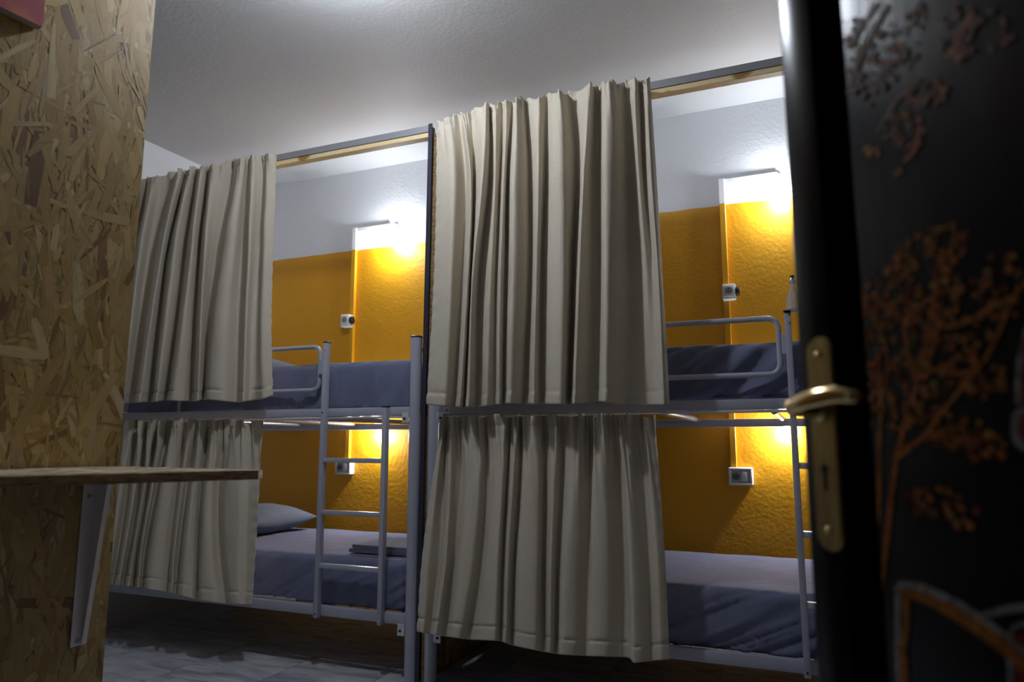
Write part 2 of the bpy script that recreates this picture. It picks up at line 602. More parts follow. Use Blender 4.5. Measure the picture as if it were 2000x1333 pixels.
# bracket under the shelf
bk0 = ED + WD * 0.059 + WN * 0.003 - Vector((0, 0, FZ))
bk = thing('shelf_bracket', (bk0.x, bk0.y, SZ - ST - .425), 'slim white steel bracket screwed to the board beneath the shelf', 'bracket')
bmk = bmesh.new()
bz0, bz1 = SZ - ST - .425, SZ - ST
def BP(u, n, z): return bk0 + WD * u + WN * n + Vector((0, 0, z))
def quad(bm, *p):
    return bm.faces.new([bm.verts.new(x) for x in p])
def slab(bm, prof, u0, u1):
    A = [bm.verts.new(BP(u0, n, z)) for n, z in prof]; B = [bm.verts.new(BP(u1, n, z)) for n, z in prof]
    bm.faces.new(A); bm.faces.new(B[::-1])
    for i in range(len(prof)):
        j = (i + 1) % len(prof)
        bm.faces.new((A[i], B[i], B[j], A[j]))
slab(bmk, [(0, bz0), (.002, bz0), (.002, bz1), (0, bz1)], 0.0, 0.034)                               # wall leg
slab(bmk, [(0.002, bz1), (0.30, bz1), (.30, bz1 - .002), (.002, bz1 - .002)], 0.0, 0.030)           # arm under the board
obj('angle_plate', bmk, M['bracket'], bk)
bmk = bmesh.new()
slab(bmk, [(.002, bz0 + .004), (.010, bz0 + .004), (.066, bz1 - .012), (.30, bz1 - .010), (.30, bz1 - .002), (.002, bz1 - .002)], 0.0, 0.002)
slab(bmk, [(.010, bz0 + .004), (.066, bz1 - .012), (.068, bz1 - .012), (.012, bz0 + .004)], 0.0, 0.012)
obj('gusset', bmk, M['bracket'], bk)
for zz in (bz0 + .012, bz1 - .054):
    bmk = bmesh.new()
    p = BP(0.018, .002, zz)
    tube(bmk, [p, p + WN * .003], 0.005, 10)
    obj('screw', bmk, M['rod'], bk, True, angle=40)

# canvas on the board, its lower right corner in frame
def on_board(px, py, n=0.0):
    d = Vector(ray(px, py)); O = Vector((0, 0, CAM_Z)); Q = ED + WN * n
    t = (Q - O).dot(WN) / d.dot(WN)
    return O + d * t
c0 = on_board(83, 53, .028)
cv = thing('canvas_picture', (c0.x, c0.y, c0.z), 'red and orange canvas picture high on the strand board, only its corner showing', 'picture')
CW, CH = .42, .34
bmc = bmesh.new()
def CP(u, v, n): return c0 + WD * u + Vector((0, 0, v)) + WN * (n - .028)
def cvbox(u0, u1, v0, v1, n0, n1):
    b = bmesh.new()
    vs = [b.verts.new(CP(u, v, n)) for u in (u0, u1) for v in (v0, v1) for n in (n0, n1)]
    for f in [(0, 1, 3, 2), (4, 6, 7, 5), (0, 4, 5, 1), (2, 3, 7, 6), (0, 2, 6, 4), (1, 5, 7, 3)]:
        b.faces.new([vs[i] for i in f])
    return b
obj('stretcher', cvbox(0, CW, 0, CH, .003, .0265), M['canvas_edge'], cv)
obj('painted_face', cvbox(0, CW, 0, CH, .0265, .028), M['canvas'], cv)

# ------------------------------------------------------------------ bunks
PR = 0.026
YF, YB = 2.75, 3.655
def bolt(parent, p, r=.006, t=.004, m='rod'):
    b = bmesh.new()
    tube(b, [p, Vector(p) + Vector((0, -t, 0))], r, 8)
    return obj('bolt', b, M[m], parent, True, angle=40)

def bunk(xl, xr, lx0, lx1, gx0, gx1, low_z, label, bars, plate_sides, number=None, low_top=0.255):
    t = thing('bunk_bed', ((xl + xr) / 2, (YF + YB) / 2, FZ), label, 'bed', 'steel bunk beds')
    for x in (xl, xr):
        for y in (YF, YB):
            b = bmesh.new(); tube(b, [(x, y, FZ), (x, y, 1.450)], PR, 24)
            p = obj('post', b, M['steel'], t, True, angle=40)
            b = bmesh.new(); lathe(b, [(.0001, 0), (PR + .001, 0), (PR + .001, .005), (PR - .004, .009), (.0001, .009)], (x, y, 1.450), 24)
            obj('post_cap', b, M['black_cap'], p, True, angle=40)
    for (z0, z1) in ((1.100, 1.139), (low_z, low_z + .044)):
        for y in (YF, YB):
            dz = -.044 if (y == YB and z0 > .5) else 0
            b = newbox(xl + PR - .004, xr - PR + .004, y - .015, y + .015, z0 + dz, z1 + dz, .004, 2)
            obj('side_rail', b, M['steel'], t, True, angle=40)
        for x in (xl, xr):
            b = newbox(x - .013, x + .013, YF + PR - .004, YB - PR + .004, z0, z1, .004, 2)
            obj('end_rail', b, M['steel'], t, True, angle=40)
        # cross bars and wire net that carry the mattress
        zb = z0 - .005 if z0 > .5 else z0 + .014
        for x in bars:
            b = bmesh.new(); tube(b, [(x, YF + .010, zb), (x, YB - .010, zb)], .0135, 14)
            obj('cross_bar', b, M['shiny'], t, True, angle=40)
        b = bmesh.new()
        n = int((xr - xl - .1) / .0915)
        for i in range(n + 1):
            x = xl + .06 + i * .0915
            tube(b, [(x, YF + .014, z0 + .029), (x, YB - .014, z0 + .029)], .0028, 6)
        for y in np.linspace(YF + .09, YB - .09, 9):
            tube(b, [(xl + .03, y, z0 + .0335), (xr - .03, y, z0 + .0335)], .0022, 6)
        tag(obj('wire_net', b, M['zinc'], t, True), kind='stuff')
    # upper end frames
    for x in (xl, xr):
        b = bmesh.new()
        tube(b, [(x, YF + PR - .004, 1.40), (x, YB - PR + .004, 1.40)], .012, 12)
        obj('head_rail', b, M['steel'], t, True, angle=40)
        b = bmesh.new()
        tube(b, [(x, YF + PR - .004, .60), (x, YB - PR + .004, .60)], .012, 12)
        obj('head_rail', b, M['steel'], t, True, angle=40)
    # joint plates
    for x, s in plate_sides:
        for (z0, z1) in ((1.067, 1.112), (low_z - .043, low_z + .006)):
            xx = x + s * (PR + .013)
            b = newbox(xx - .017, xx + .017, YF - .0205, YF - .0165, z0, z1, .001, 1)
            p = obj('joint_plate', b, M['zinc'], t)
            bolt(p, (xx + s * .003, YF - .0205, (z0 + z1) / 2 - .004), .0055, .003, 'hole')
    # ladder, tied into the bed
    lw, y0, y1 = .011, YF - .047, YF - .0155
    for i, (x, ztop) in enumerate(((lx0, 1.447), (lx1, 1.137))):
        b = newbox(x - lw, x + lw, y0, y1, low_z - .004, ztop, .003, 2)
        s = obj('ladder_stile', b, M['steel'], t, True, angle=40)
        b = newbox(x - lw - .001, x + lw + .001, y0 - .001, y1 + .001, ztop, ztop + .005, .001, 1)
        obj('stile_cap', b, M['black_cap'], s)
        for z in (low_z + .014, 1.118):
            bolt(s, (x, y0, z), .004, .002, 'hole' if i == 0 else 'zinc')
        if i == 0: bolt(s, (x + .004, y0, 1.41), .004, .002, 'rod')
    for z in (.900, .665, .430):
        b = newbox(lx0 + lw - .001, lx1 - lw + .001, y0 + .003, y1 - .003, z - .011, z + .010, .003, 2)
        obj('ladder_rung', b, M['steel'], t, True, angle=40)
    # guard rail loop
    gz0, gz1, gr = 1.228, 1.437, .0105
    pts = fillet([(gx0, YF, gz0), (gx1, YF, gz0), (gx1, YF, gz1), (gx0, YF, gz1), (gx0, YF, gz0)], .045, 7)
    b = bmesh.new(); tube(b, pts, gr, 14, cap=False)
    g = obj('guard_rail', b, M['steel'], t, True)
    b = newbox(gx1 + gr - .002, lx0 - lw + .001, YF - .020, YF - .014, 1.300, 1.376, .002, 1)
    obj('guard_clip', b, M['steel'], g)
    for xx in (gx0 + .12, ):
        b = bmesh.new(); tube(b, [(xx, YF, gz0 - gr + .003), (xx, YF, 1.139)], .009, 10)
        obj('guard_leg', b, M['steel'], g, True, angle=40)
    if number:
        x, z = number
        b = newbox(x - .0145, x + .0145, YF - .0165, YF - .0150, z - .0145, z + .0145)
        lab = obj('number_label', b, M['paper'], t)
        tag(lab, 'small white sticker printed with the number 20')
        cu = bpy.data.curves.new('numerals', 'FONT')
        cu.body = '20'; cu.size = .0165; cu.align_x = 'CENTER'; cu.align_y = 'CENTER'; cu.extrude = .0002; cu.offset = .0003
        tmp = bpy.data.objects.new('tmp', cu); COL.objects.link(tmp)
        dg = bpy.context.evaluated_depsgraph_get()
        me = bpy.data.meshes.new_from_object(tmp.evaluated_get(dg))
        bpy.data.objects.remove(tmp)
        me.transform(Matrix.Translation(Vector((x, YF - .0168, z)) - ORIG[t.name]) @ Matrix.Rotation(math.pi / 2, 4, 'X'))
        me.materials.clear(); me.materials.append(M['ink'])
        o = bpy.data.objects.new('numerals', me); COL.objects.link(o); o.parent = lab
    return t

B1L, B1R, B2L, B2R = -3.50, -1.612, -1.515, 0.445
bunk(B1L, B1R, -2.080, -1.745, -3.15, -2.140, .2070, 'grey steel bunk bed with its whole ladder in view, left of the board partition',
     (-3.34, -2.94, -2.54, -2.14), [(B1R, -1), (B1L, 1)])
bunk(B2L, B2R, -.046, .289, -1.15, -.080, .196, 'grey steel bunk bed right of the board partition, its ladder half hidden by the door',
     (-1.31, -.91, -.51, -.11), [(B2L, 1), (B2R, -1)], number=(-1.445, 1.119))

# ------------------------------------------------------------------ partition between the bunks, curtain rail
px0, px1 = -1.568, -1.548
part = thing('partition_board', (px0, 2.765, FZ), 'strand board partition seen edge on between the two bunk beds', 'partition')
LEAN = .020
def lean(bm):
    for v in bm.verts: v.co.x += LEAN * (v.co.z / 2.45) - .004
    return bm
b = newbox(px0, px1, 2.768, WY1 - .002, FZ, 2.425)
obj('board', lean(b), M['osb_core'], part)
strands('wood_strands', part, Vector((px1, 2.77, 0)), Vector((0, 1, 0)), Vector((LEAN / 2.45, 0, 1)), Vector((1, 0, 0)), .97, 2.42, 1800, 9).location.x -= .004
b = bmesh.new()
prism(b, [(px0 - .014, 2.742), (px0 + .006, 2.742), (px0 + .006, 2.745), (px0 - .011, 2.745), (px0 - .011, 2.80), (px0 - .014, 2.80)], 'z', FZ, 2.462)
obj('corner_angle', lean(b), M['navy_steel'], part)
tag(part.children[-1], 'dark navy steel angle along the front edge')

def rail(x0, x1, label, wlabel):
    b = newbox(x0, x1, 2.748, 2.752, 2.427, 2.459)
    box(b, x0, x1, 2.752, 2.775, 2.427, 2.431)
    o = obj('curtain_rail', b, M['rod'], origin=((x0 + x1) / 2, 2.75, 2.427))
    tag(o, label, 'rail', 'flat steel curtain rails')
    b = newbox(x0, x1, 2.7535, 2.795, 2.403, 2.4265, .002, 1)
    o = obj('wooden_batten', b, M['pine'], origin=((x0 + x1) / 2, 2.77, 2.405))
    tag(o, wlabel, 'batten', 'pine battens under the curtain rails')
rail(WX0, px0 - .002, 'flat grey steel curtain rail above the left bunk bed', 'pale pine batten under the curtain rail above the left bunk bed')
rail(px1 + .022, WX1, 'flat grey steel curtain rail above the right bunk bed', 'pale pine batten under the curtain rail running behind the black door')

# ------------------------------------------------------------------ curtains
def hermite(xs, ys, x):
    """smooth curve through (xs, ys), evaluated at x (xs ascending)"""
    n = len(xs)
    m = np.zeros(n)
    d = [(ys[i + 1] - ys[i]) / (xs[i + 1] - xs[i]) for i in range(n - 1)]
    m[0], m[-1] = d[0], d[-1]
    for i in range(1, n - 1): m[i] = (d[i - 1] + d[i]) / 2
    i = min(max(np.searchsorted(xs, x) - 1, 0), n - 2)
    h = xs[i + 1] - xs[i]; t = (x - xs[i]) / h
    return ((2 * t ** 3 - 3 * t ** 2 + 1) * ys[i] + (t ** 3 - 2 * t ** 2 + t) * h * m[i]
            + (-2 * t ** 3 + 3 * t ** 2) * ys[i + 1] + (t ** 3 - t ** 2) * h * m[i + 1])

GAIN = 2.0
def curtain(label, Y0, levels, cols, top_edge, bot_edge, seed, rows=170, sub=9, head=.055, ruffle=.008, ruf_n=2.6, hem=.05, pinch=.5, ymax=.046, flare=.03, gain=None, group=None):
    gain = gain or GAIN
    rnd = random.Random(seed)
    zlev_px = levels
    C = []
    for c in cols:
        d, xs = c[0], c[1:]
        dt, db = d if isinstance(d, tuple) else (d, d)
        yt = np.interp(xs[0], [p[0] for p in top_edge], [p[1] for p in top_edge])
        yb = np.interp(xs[-1], [p[0] for p in bot_edge], [p[1] for p in bot_edge])
        ys = [yt] + list(zlev_px) + [yb]
        n_ = len(ys)
        P = [at(x, y, Y0 + min(ymax, gain * (dt + (db - dt) * k_ / (n_ - 1)) * (pinch if k_ == 0 else 1)) - flare * (k_ / (n_ - 1)) ** 1.3) for k_, (x, y) in enumerate(zip(xs, ys))]
        zs = np.array([p.z for p in P])[::-1]; X = np.array([p.x for p in P])[::-1]
        ztop, zbot = P[0].z, P[-1].z
        line = []
        for r in range(rows + 1):
            t = r / rows
            z = ztop + (zbot - ztop) * t
            x = hermite(zs, X, z)
            k = pinch + (1 - pinch) * min(1, t / .28) ** .8
            dd = (dt + (db - dt) * t) * k * gain
            line.append((max(x, -3.44), min(dd, ymax) - flare * t ** 1.3, z))
        C.append(line)
    nC = len(C)
    C = np.array(C)                        # column, row, xyz
    rowsP = []
    U = (nC - 1) * sub + 1
    ph = [rnd.uniform(0, 6.28) for _ in range(8)]
    out = np.zeros((U, rows + 1, 3))
    for j in range(U):
        i = min(j // sub, nC - 2); t = j / sub - i
        a, b_, c_, d_ = C[max(i - 1, 0)], C[i], C[i + 1], C[min(i + 2, nC - 1)]
        # cardinal spline, a little tight so that folds stay crisp
        s = .42
        m1, m2 = s * (c_ - a), s * (d_ - b_)
        out[j] = (2 * t ** 3 - 3 * t ** 2 + 1) * b_ + (t ** 3 - 2 * t ** 2 + t) * m1 + (-2 * t ** 3 + 3 * t ** 2) * c_ + (t ** 3 - t ** 2) * m2
    bm = bmesh.new()
    grid = []
    H = out[:, 0, 2] - out[:, -1, 2]
    for j in range(U):
        ln = []
        u = j / sub
        for r in range(rows + 1):
            x, d, z = out[j, r]
            dist = out[j, 0, 2] - z            # below the top
            low = z - out[j, -1, 2]            # above the hem
            g = math.exp(-(dist / head) ** 2)
            hd = max(0, 1 - dist / head)
            y = Y0 + d
            # gathers of the heading
            y += ruffle * math.exp(-dist / (head * 1.4)) * (math.sin(u * ruf_n * 2.1 + ph[0]) + .7 * math.sin(u * ruf_n * 3.7 + ph[1] + z * 22) + .5 * noise.noise((u * 1.9, z * 24, seed)))
            if dist < .030: y += .004 * (1 - dist / .030) * math.sin(u * 2.9 + ph[2])
            z2 = z + (.0055 * math.sin(u * 1.7 + ph[3]) + .004 * math.sin(u * 4.3 + ph[4])) * max(0, 1 - dist / .03)
            # stitched channel of the heading and the hem
            y += .0035 * math.exp(-((dist - .036) / .005) ** 2)
            y += .0050 * math.exp(-((low - hem) / .0045) ** 2)
            if low < hem: y -= .0022
            z2 += .011 * max(0, 1 - dist / .035) * max(0, min(1.4, (-d - .012) / .03)) if r < 20 else 0
            pk = noise.noise((u * 3.5, 5.0, seed * 3.1))
            y += .0035 * pk * math.exp(-((low - hem) / .014) ** 2)
            # broad slackness and small creases
            y += .0050 * noise.noise((x * 5.5, z * 2.2, seed)) + .0016 * noise.noise((x * 24, z * 9, seed + 9))
            # puckers along the side seam
            e = min(j, U - 1 - j) / sub
            if e < .8: y += .0022 * (1 - e / .8) * math.sin(z * 95 + 3 * noise.noise((z * 8, seed, 0)))
            y = min(y, Y0 + ymax)
            ln.append(bm.verts.new((x, y, z2)))
        grid.append(ln)
    for j in range(U - 1):
        for r in range(rows):
            bm.faces.new((grid[j][r], grid[j][r + 1], grid[j + 1][r + 1], grid[j + 1][r]))
    org = at(cols[len(cols) // 2][1], 700, Y0); 
    o = obj('curtain', bm, M['curtain'], None, True, origin=(org.x, Y0, out[:, -1, 2].min()))
    so = o.modifiers.new('cloth_thickness', 'SOLIDIFY'); so.thickness = .0012; so.offset = 0
    tag(o, label, 'curtain', group)
    return o

G = 'beige bunk curtains'
# upper right
curtain('long beige curtain on the upper bunk right of the partition', 2.655, (340, 530), [
    (0.0, 853, 851, 847, 833), (-.012, 866, 868, 864, 850), (-.022, 880, 886, 882, 870), ((.022, .03), 896, 909, 903, 887),
    (-.018, 904, 917, 913, 897), (.004, 914, 922, 918, 904), (.016, 925, 927, 921, 908), (-.032, 949, 942, 924, 915),
    (.016, 958, 958, 938, 932), (-.006, 967, 967, 958, 950), (.028, 980, 978, 970, 967), (-.022, 990, 984, 977, 974),
    (.014, 1001, 993, 989, 984), (-.034, 1010, 1003, 1000, 994), (-.012, 1018, 1022, 1021, 1011), (.028, 1026, 1036, 1036, 1026),
    (-.026, 1050, 1051, 1047, 1042), (.012, 1066, 1066, 1059, 1058), (-.024, 1082, 1080, 1080, 1078), (-.032, 1097, 1101, 1102, 1098),
    (.028, 1114, 1127, 1120, 1113), (-.030, 1151, 1139, 1130, 1121), (-.008, 1156, 1148, 1143, 1136), (.028, 1162, 1160, 1158, 1154),
    (.028, 1170, 1171, 1171, 1167), (-.036, 1184, 1181, 1182, 1180), (-.022, 1200, 1206, 1202, 1198), (.026, 1214, 1225, 1227, 1223),
    (.028, 1224, 1238, 1247, 1251), ((-.022, .022), 1239, 1248, 1262, 1271), ((.020, .004), 1251, 1259, 1275, 1284),
    (-.018, 1261, 1271, 1285, 1297), (0.0, 1269, 1282, 1293, 1308)],
    [(853, 236), (905, 222), (950, 206), (1000, 197), (1050, 190), (1113, 178), (1150, 168), (1185, 164), (1242, 156), (1270, 154)],
    [(833, 791), (884, 796), (934, 796), (990, 789), (1040, 790), (1113, 791), (1174, 785), (1210, 791), (1255, 793), (1308, 791)], 11, group=G)
# upper left
curtain('beige curtain slung over the upper bunk left of the partition, partly behind the strand board', 2.655, (480, 620), [
    (0.0, 232, 196, 180, 168), (-.026, 246, 214, 196, 182), (.028, 258, 228, 212, 198), (-.026, 274, 246, 228, 212), (.028, 288, 262, 244, 226),
    (-.022, 300, 274, 256, 238), (.014, 318, 290, 270, 250),
    (.028, 340, 305, 283, 260), (-.026, 350, 316, 294, 270), (-.006, 358, 324, 303, 282), (.028, 363, 329, 312, 295), (-.026, 371, 339, 322, 304), (-.006, 378, 352, 336, 314),
    (.028, 384, 363, 347, 324), (-.028, 392, 373, 357, 334), (-.008, 400, 383, 371, 358),
    (.028, 406, 390, 382, 375), (-.026, 415, 399, 391, 386), (.000, 436, 412, 400, 393), (.028, 458, 428, 408, 398), (-.026, 468, 440, 420, 408), (-.020, 478, 458, 442, 436),
    (.020, 485, 475, 467, 464), (-.022, 494, 486, 478, 474), (.002, 505, 499, 490, 488), ((.022, .004), 515, 509, 502, 500), (-.018, 522, 516, 510, 514), (0.0, 539, 535, 530, 534)],
    [(232, 362), (284, 350), (335, 337), (385, 327), (417, 321), (460, 313), (498, 304), (539, 301)],
    [(168, 800), (265, 787), (299, 786), (327, 783), (380, 785), (404, 781), (464, 787), (515, 780), (534, 773)], 23, group=G)
# lower right
curtain('wide beige curtain hanging lowest, across the lower bunk right of the partition', 2.694, (950, 1100), [
    (0.0, 866, 843, 824, 814), (-.020, 869, 852, 836, 826), (.028, 874, 867, 859, 840), (-.026, 882, 877, 870, 850), (.000, 893, 890, 878, 860), (.012, 903, 902, 886, 869),
    (-.018, 915, 914, 900, 882), (-.020, 936, 935, 922, 898), (.018, 952, 950, 938, 912), (-.006, 966, 962, 952, 936), (-.022, 984, 980, 972, 966), (.028, 1000, 991, 983, 979),
    (-.024, 1009, 1000, 992, 987), (.026, 1021, 1016, 1006, 1001), (-.024, 1031, 1024, 1014, 1010), (-.026, 1052, 1050, 1048, 1044), (.020, 1064, 1064, 1062, 1062),
    (-.022, 1087, 1081, 1076, 1074), (.024, 1101, 1096, 1090, 1087), (-.024, 1127, 1116, 1102, 1096), (-.018, 1141, 1134, 1124, 1120), (.028, 1156, 1153, 1149, 1143),
    (-.024, 1165, 1161, 1157, 1153), (-.022, 1183, 1184, 1186, 1184), (.014, 1195, 1202, 1208, 1212), (.028, 1204, 1214, 1223, 1230), (-.024, 1213, 1223, 1231, 1238),
    (-.016, 1230, 1236, 1246, 1254), (.010, 1246, 1256, 1266, 1272), (-.012, 1262, 1272, 1283, 1290), (0.0, 1281, 1289, 1299, 1308)],
    [(858, 815), (1281, 812)],
    [(814, 1234), (841, 1240), (906, 1249), (978, 1253), (999, 1261), (1054, 1272), (1093, 1279), (1141, 1282), (1229, 1284), (1236, 1295), (1308, 1288)], 37,
    head=.085, ruffle=.016, ruf_n=2.9, pinch=.75, ymax=.022, flare=.085, gain=1.7, group=G)
# lower left
curtain('short beige curtain on the lower bunk left of the partition, crossed by the shelf', 2.694, (950, 1080), [
    (0.0, 176, 160, 144, 130), (-.024, 192, 176, 160, 146), (.028, 206, 190, 174, 160), (-.024, 222, 206, 190, 176), (.028, 238, 222, 206, 190), (-.024, 254, 238, 222, 206),
    (.026, 268, 254, 236, 220), (-.024, 278, 265, 247, 231), (.028, 287, 275, 256, 240), (-.024, 297, 284, 266, 251), (.028, 308, 290, 272, 262), (-.024, 318, 299, 280, 270),
    (.028, 333, 308, 287, 277), (-.026, 344, 320, 300, 288), (-.010, 355, 337, 322, 312), (.028, 365, 349, 337, 328), (-.020, 373, 357, 344, 335), (.022, 386, 368, 353, 343),
    (-.024, 396, 378, 364, 354), (-.010, 404, 388, 380, 374), (.028, 411, 395, 390, 384), (-.024, 420, 403, 399, 393), (-.018, 432, 416, 416, 420), (.014, 442, 429, 432, 441),
    (-.012, 454, 444, 446, 452), (-.016, 474, 468, 466, 466), (.004, 492, 488, 484, 480), (0.0, 510, 507, 501, 492)],
    [(176, 822), (510, 822)],
    [(130, 1128), (220, 1143), (274, 1149), (326, 1157), (353, 1164), (384, 1172), (440, 1180), (492, 1182)], 51,
    head=.085, ruffle=.016, ruf_n=2.9, pinch=.75, ymax=.022, flare=.085, gain=1.7, group=G)
for (x0, x1, lab) in ((B1L + PR, B1R - PR, 'thin steel curtain rod under the upper rail of the left bunk bed'),
                      (B2L + PR, B2R - PR, 'thin steel curtain rod under the upper rail of the right bunk bed')):
    b = bmesh.new(); tube(b, [(x0 + .002, YF - .008, 1.0935), (x1 - .002, YF - .008, 1.0935)], .005, 10)
    tag(obj('curtain_rod', b, M['zinc'], None, True, origin=((x0 + x1) / 2, YF - .012, 1.094), angle=40), lab, 'rod', 'curtain rods under the upper rails')

# ------------------------------------------------------------------ bedding
def soft_block(x0, x1, y0, y1, z0, z1, r, seed, res=.016, side=.010, top=.004, diag=1.0, flare=0.0):
    """mattress-like block: a box with rounded edges and cloth wrinkles"""
    bm = bmesh.new()
    nx, ny, nz = max(2, int((x1 - x0) / res)), max(2, int((y1 - y0) / res)), max(3, int((z1 - z0) / (res * .7)))
    idx = {}
    def V(i, j, k):
        key = (i, j, k)
        if key not in idx:
            idx[key] = bm.verts.new((x0 + (x1 - x0) * i / nx, y0 + (y1 - y0) * j / ny, z0 + (z1 - z0) * k / nz))
        return idx[key]
    for i in range(nx):
        for j in range(ny):
            bm.faces.new((V(i, j, nz), V(i + 1, j, nz), V(i + 1, j + 1, nz), V(i, j + 1, nz)))
            bm.faces.new((V(i, j, 0), V(i, j + 1, 0), V(i + 1, j + 1, 0), V(i + 1, j, 0)))
    for i in range(nx):
        for k in range(nz):
            bm.faces.new((V(i, 0, k), V(i + 1, 0, k), V(i + 1, 0, k + 1), V(i, 0, k + 1)))
            bm.faces.new((V(i, ny, k), V(i, ny, k + 1), V(i + 1, ny, k + 1), V(i + 1, ny, k)))
    for j in range(ny):
        for k in range(nz):
            bm.faces.new((V(0, j, k), V(0, j, k + 1), V(0, j + 1, k + 1), V(0, j + 1, k)))
            bm.faces.new((V(nx, j, k), V(nx, j + 1, k), V(nx, j + 1, k + 1), V(nx, j, k + 1)))
    for v in bm.verts:
        c = v.co.copy()
        h0 = min(1, max(0, ((c.z - z0) / (z1 - z0) - .08) / .35))
        rr = .007 + (r - .007) * h0
        q = Vector((min(max(c.x, x0 + rr), x1 - rr), min(max(c.y, y0 + rr), y1 - rr), min(max(c.z, z0 + rr), z1 - rr)))
        d = c - q
        if d.length > 1e-6:
            n = d.normalized()
            v.co = q + n * rr if d.length > rr * .999 else q + d
        else:
            n = Vector((0, 0, 1 if c.z > (z0 + z1) / 2 else -1))
        hz = (c.z - z0) / (z1 - z0)
        if abs(n.z) < .8:
            s = (c.x * 1.0 - (c.z * 1.5) * diag)
            w = noise.noise((s * 13 + seed, c.z * 3.0, c.y * 3))
            w2 = noise.noise((s * 34 + seed, c.z * 7.0, 4.2))
            rid = (1 - abs(w) * 3.2)
            v.co += n * (side * min(.16, .5 * rid - .40 + .30 * w2)) * (.5 + .6 * (1 - hz))
            v.co += n * .006 * math.sin(math.pi * hz)
        elif n.z > 0:
            v.co.z += top * noise.noise((c.x * 4 + seed, c.y * 5, 0)) + .0015 * noise.noise((c.x * 17, c.y * 14, seed))
    return bm

def mattress(xl, xr, z0, z1, seed, label, side=.010, diag=1.0, peek=False, yf=2.785):
    cx = (xl + xr) / 2
    t = thing('mattress', (cx, 3.20, z0), label, 'mattress', 'blue sheeted mattresses')
    b = newbox(xl + .03, -2.24 if peek else xr - .03, 2.7657 if peek else 2.83, 3.60, z0 + .001, z0 + (.016 if peek else .05), .003, 2)
    c = obj('mattress_base', b, M['core'], t, True, angle=50)
    tag(c, 'pale underside showing below the sheet')
    b = soft_block(xl, xr, yf, 3.622, z0 + (.004 if peek else .0005), z1, .032, seed, side=side, diag=diag)
    obj('fitted_sheet', b, M['sheet'], t, True)
    return t
ZU, ZL = 1.136, .247
mattress(B1L + .045, B1R - .052, ZU, 1.362, 2.0, 'blue sheeted mattress on the upper bunk left of the partition', .015, .15)
mattress(B2L + .045, B2R - .045, ZU, 1.356, 5.0, 'blue sheeted mattress on the upper bunk right of the partition, seen behind the guard rail', .036, .8)
mattress(B1L + .045, B1R - .045, ZL, .466, 8.0, 'blue sheeted mattress on the lower bunk left of the partition, behind the ladder', .010, 1.2, True, 2.767)
mattress(B2L + .045, B2R - .045, ZL - .010, .455, 12.0, 'blue sheeted mattress on the lower bunk right of the partition', .024, 1.5, False, 2.767)

def pillow(c, lx, ly, h, label, seed, rot=0.0):
    bm = bmesh.new()
    n, m = 36, 26
    def P(u, v, s):
        # u, v in -1..1, pinched corners, fat middle
        e = (1 - abs(u) ** 2.6) * (1 - abs(v) ** 2.6)
        z = s * h / 2 * max(0, e) ** .55
        k = 1 - .07 * (1 - abs(v)) * abs(u) ** 3
        k2 = 1 - .09 * (1 - abs(u)) * abs(v) ** 3
        x, y = u * lx / 2 * k, v * ly / 2 * k2
        w = .006 * noise.noise((x * 11, y * 11, seed + s)) * (1 if e > 0 else 0)
        return Vector((x, y, z + w * max(0, e) ** .3))
    T = [[None] * (m + 1) for _ in range(n + 1)]; Bt = [[None] * (m + 1) for _ in range(n + 1)]
    R = Matrix.Rotation(rot, 3, 'Z')
    for i in range(n + 1):
        for j in range(m + 1):
            u, v = -1 + 2 * i / n, -1 + 2 * j / m
            T[i][j] = bm.verts.new(Vector(c) + R @ P(u, v, 1) + Vector((0, 0, h * .42)))
            if 0 < i < n and 0 < j < m: 
                q = P(u, v, -1)
                q.z = max(q.z, -h * .42 + .004)
                Bt[i][j] = bm.verts.new(Vector(c) + R @ q + Vector((0, 0, h * .42)))
            else: Bt[i][j] = T[i][j]
    for i in range(n):
        for j in range(m):
            bm.faces.new((T[i][j], T[i + 1][j], T[i + 1][j + 1], T[i][j + 1]))
            bm.faces.new((Bt[i][j], Bt[i][j + 1], Bt[i + 1][j + 1], Bt[i + 1][j]))
    o = obj('pillow', bm, M['pillow'], None, True, origin=c)
    return tag(o, label, 'pillow')
pt = at(560, 1008, 3.28)
pillow((pt.x - .27, 3.30, .468), .50, .56, .17, 'plump blue pillow on the lower bunk left of the partition', 3)
pt = at(551, 706, 3.30)
pillow((pt.x - .27, 3.30, 1.362), .50, .56, .14, 'blue pillow on the upper bunk, only its tip showing past the left curtain', 6)

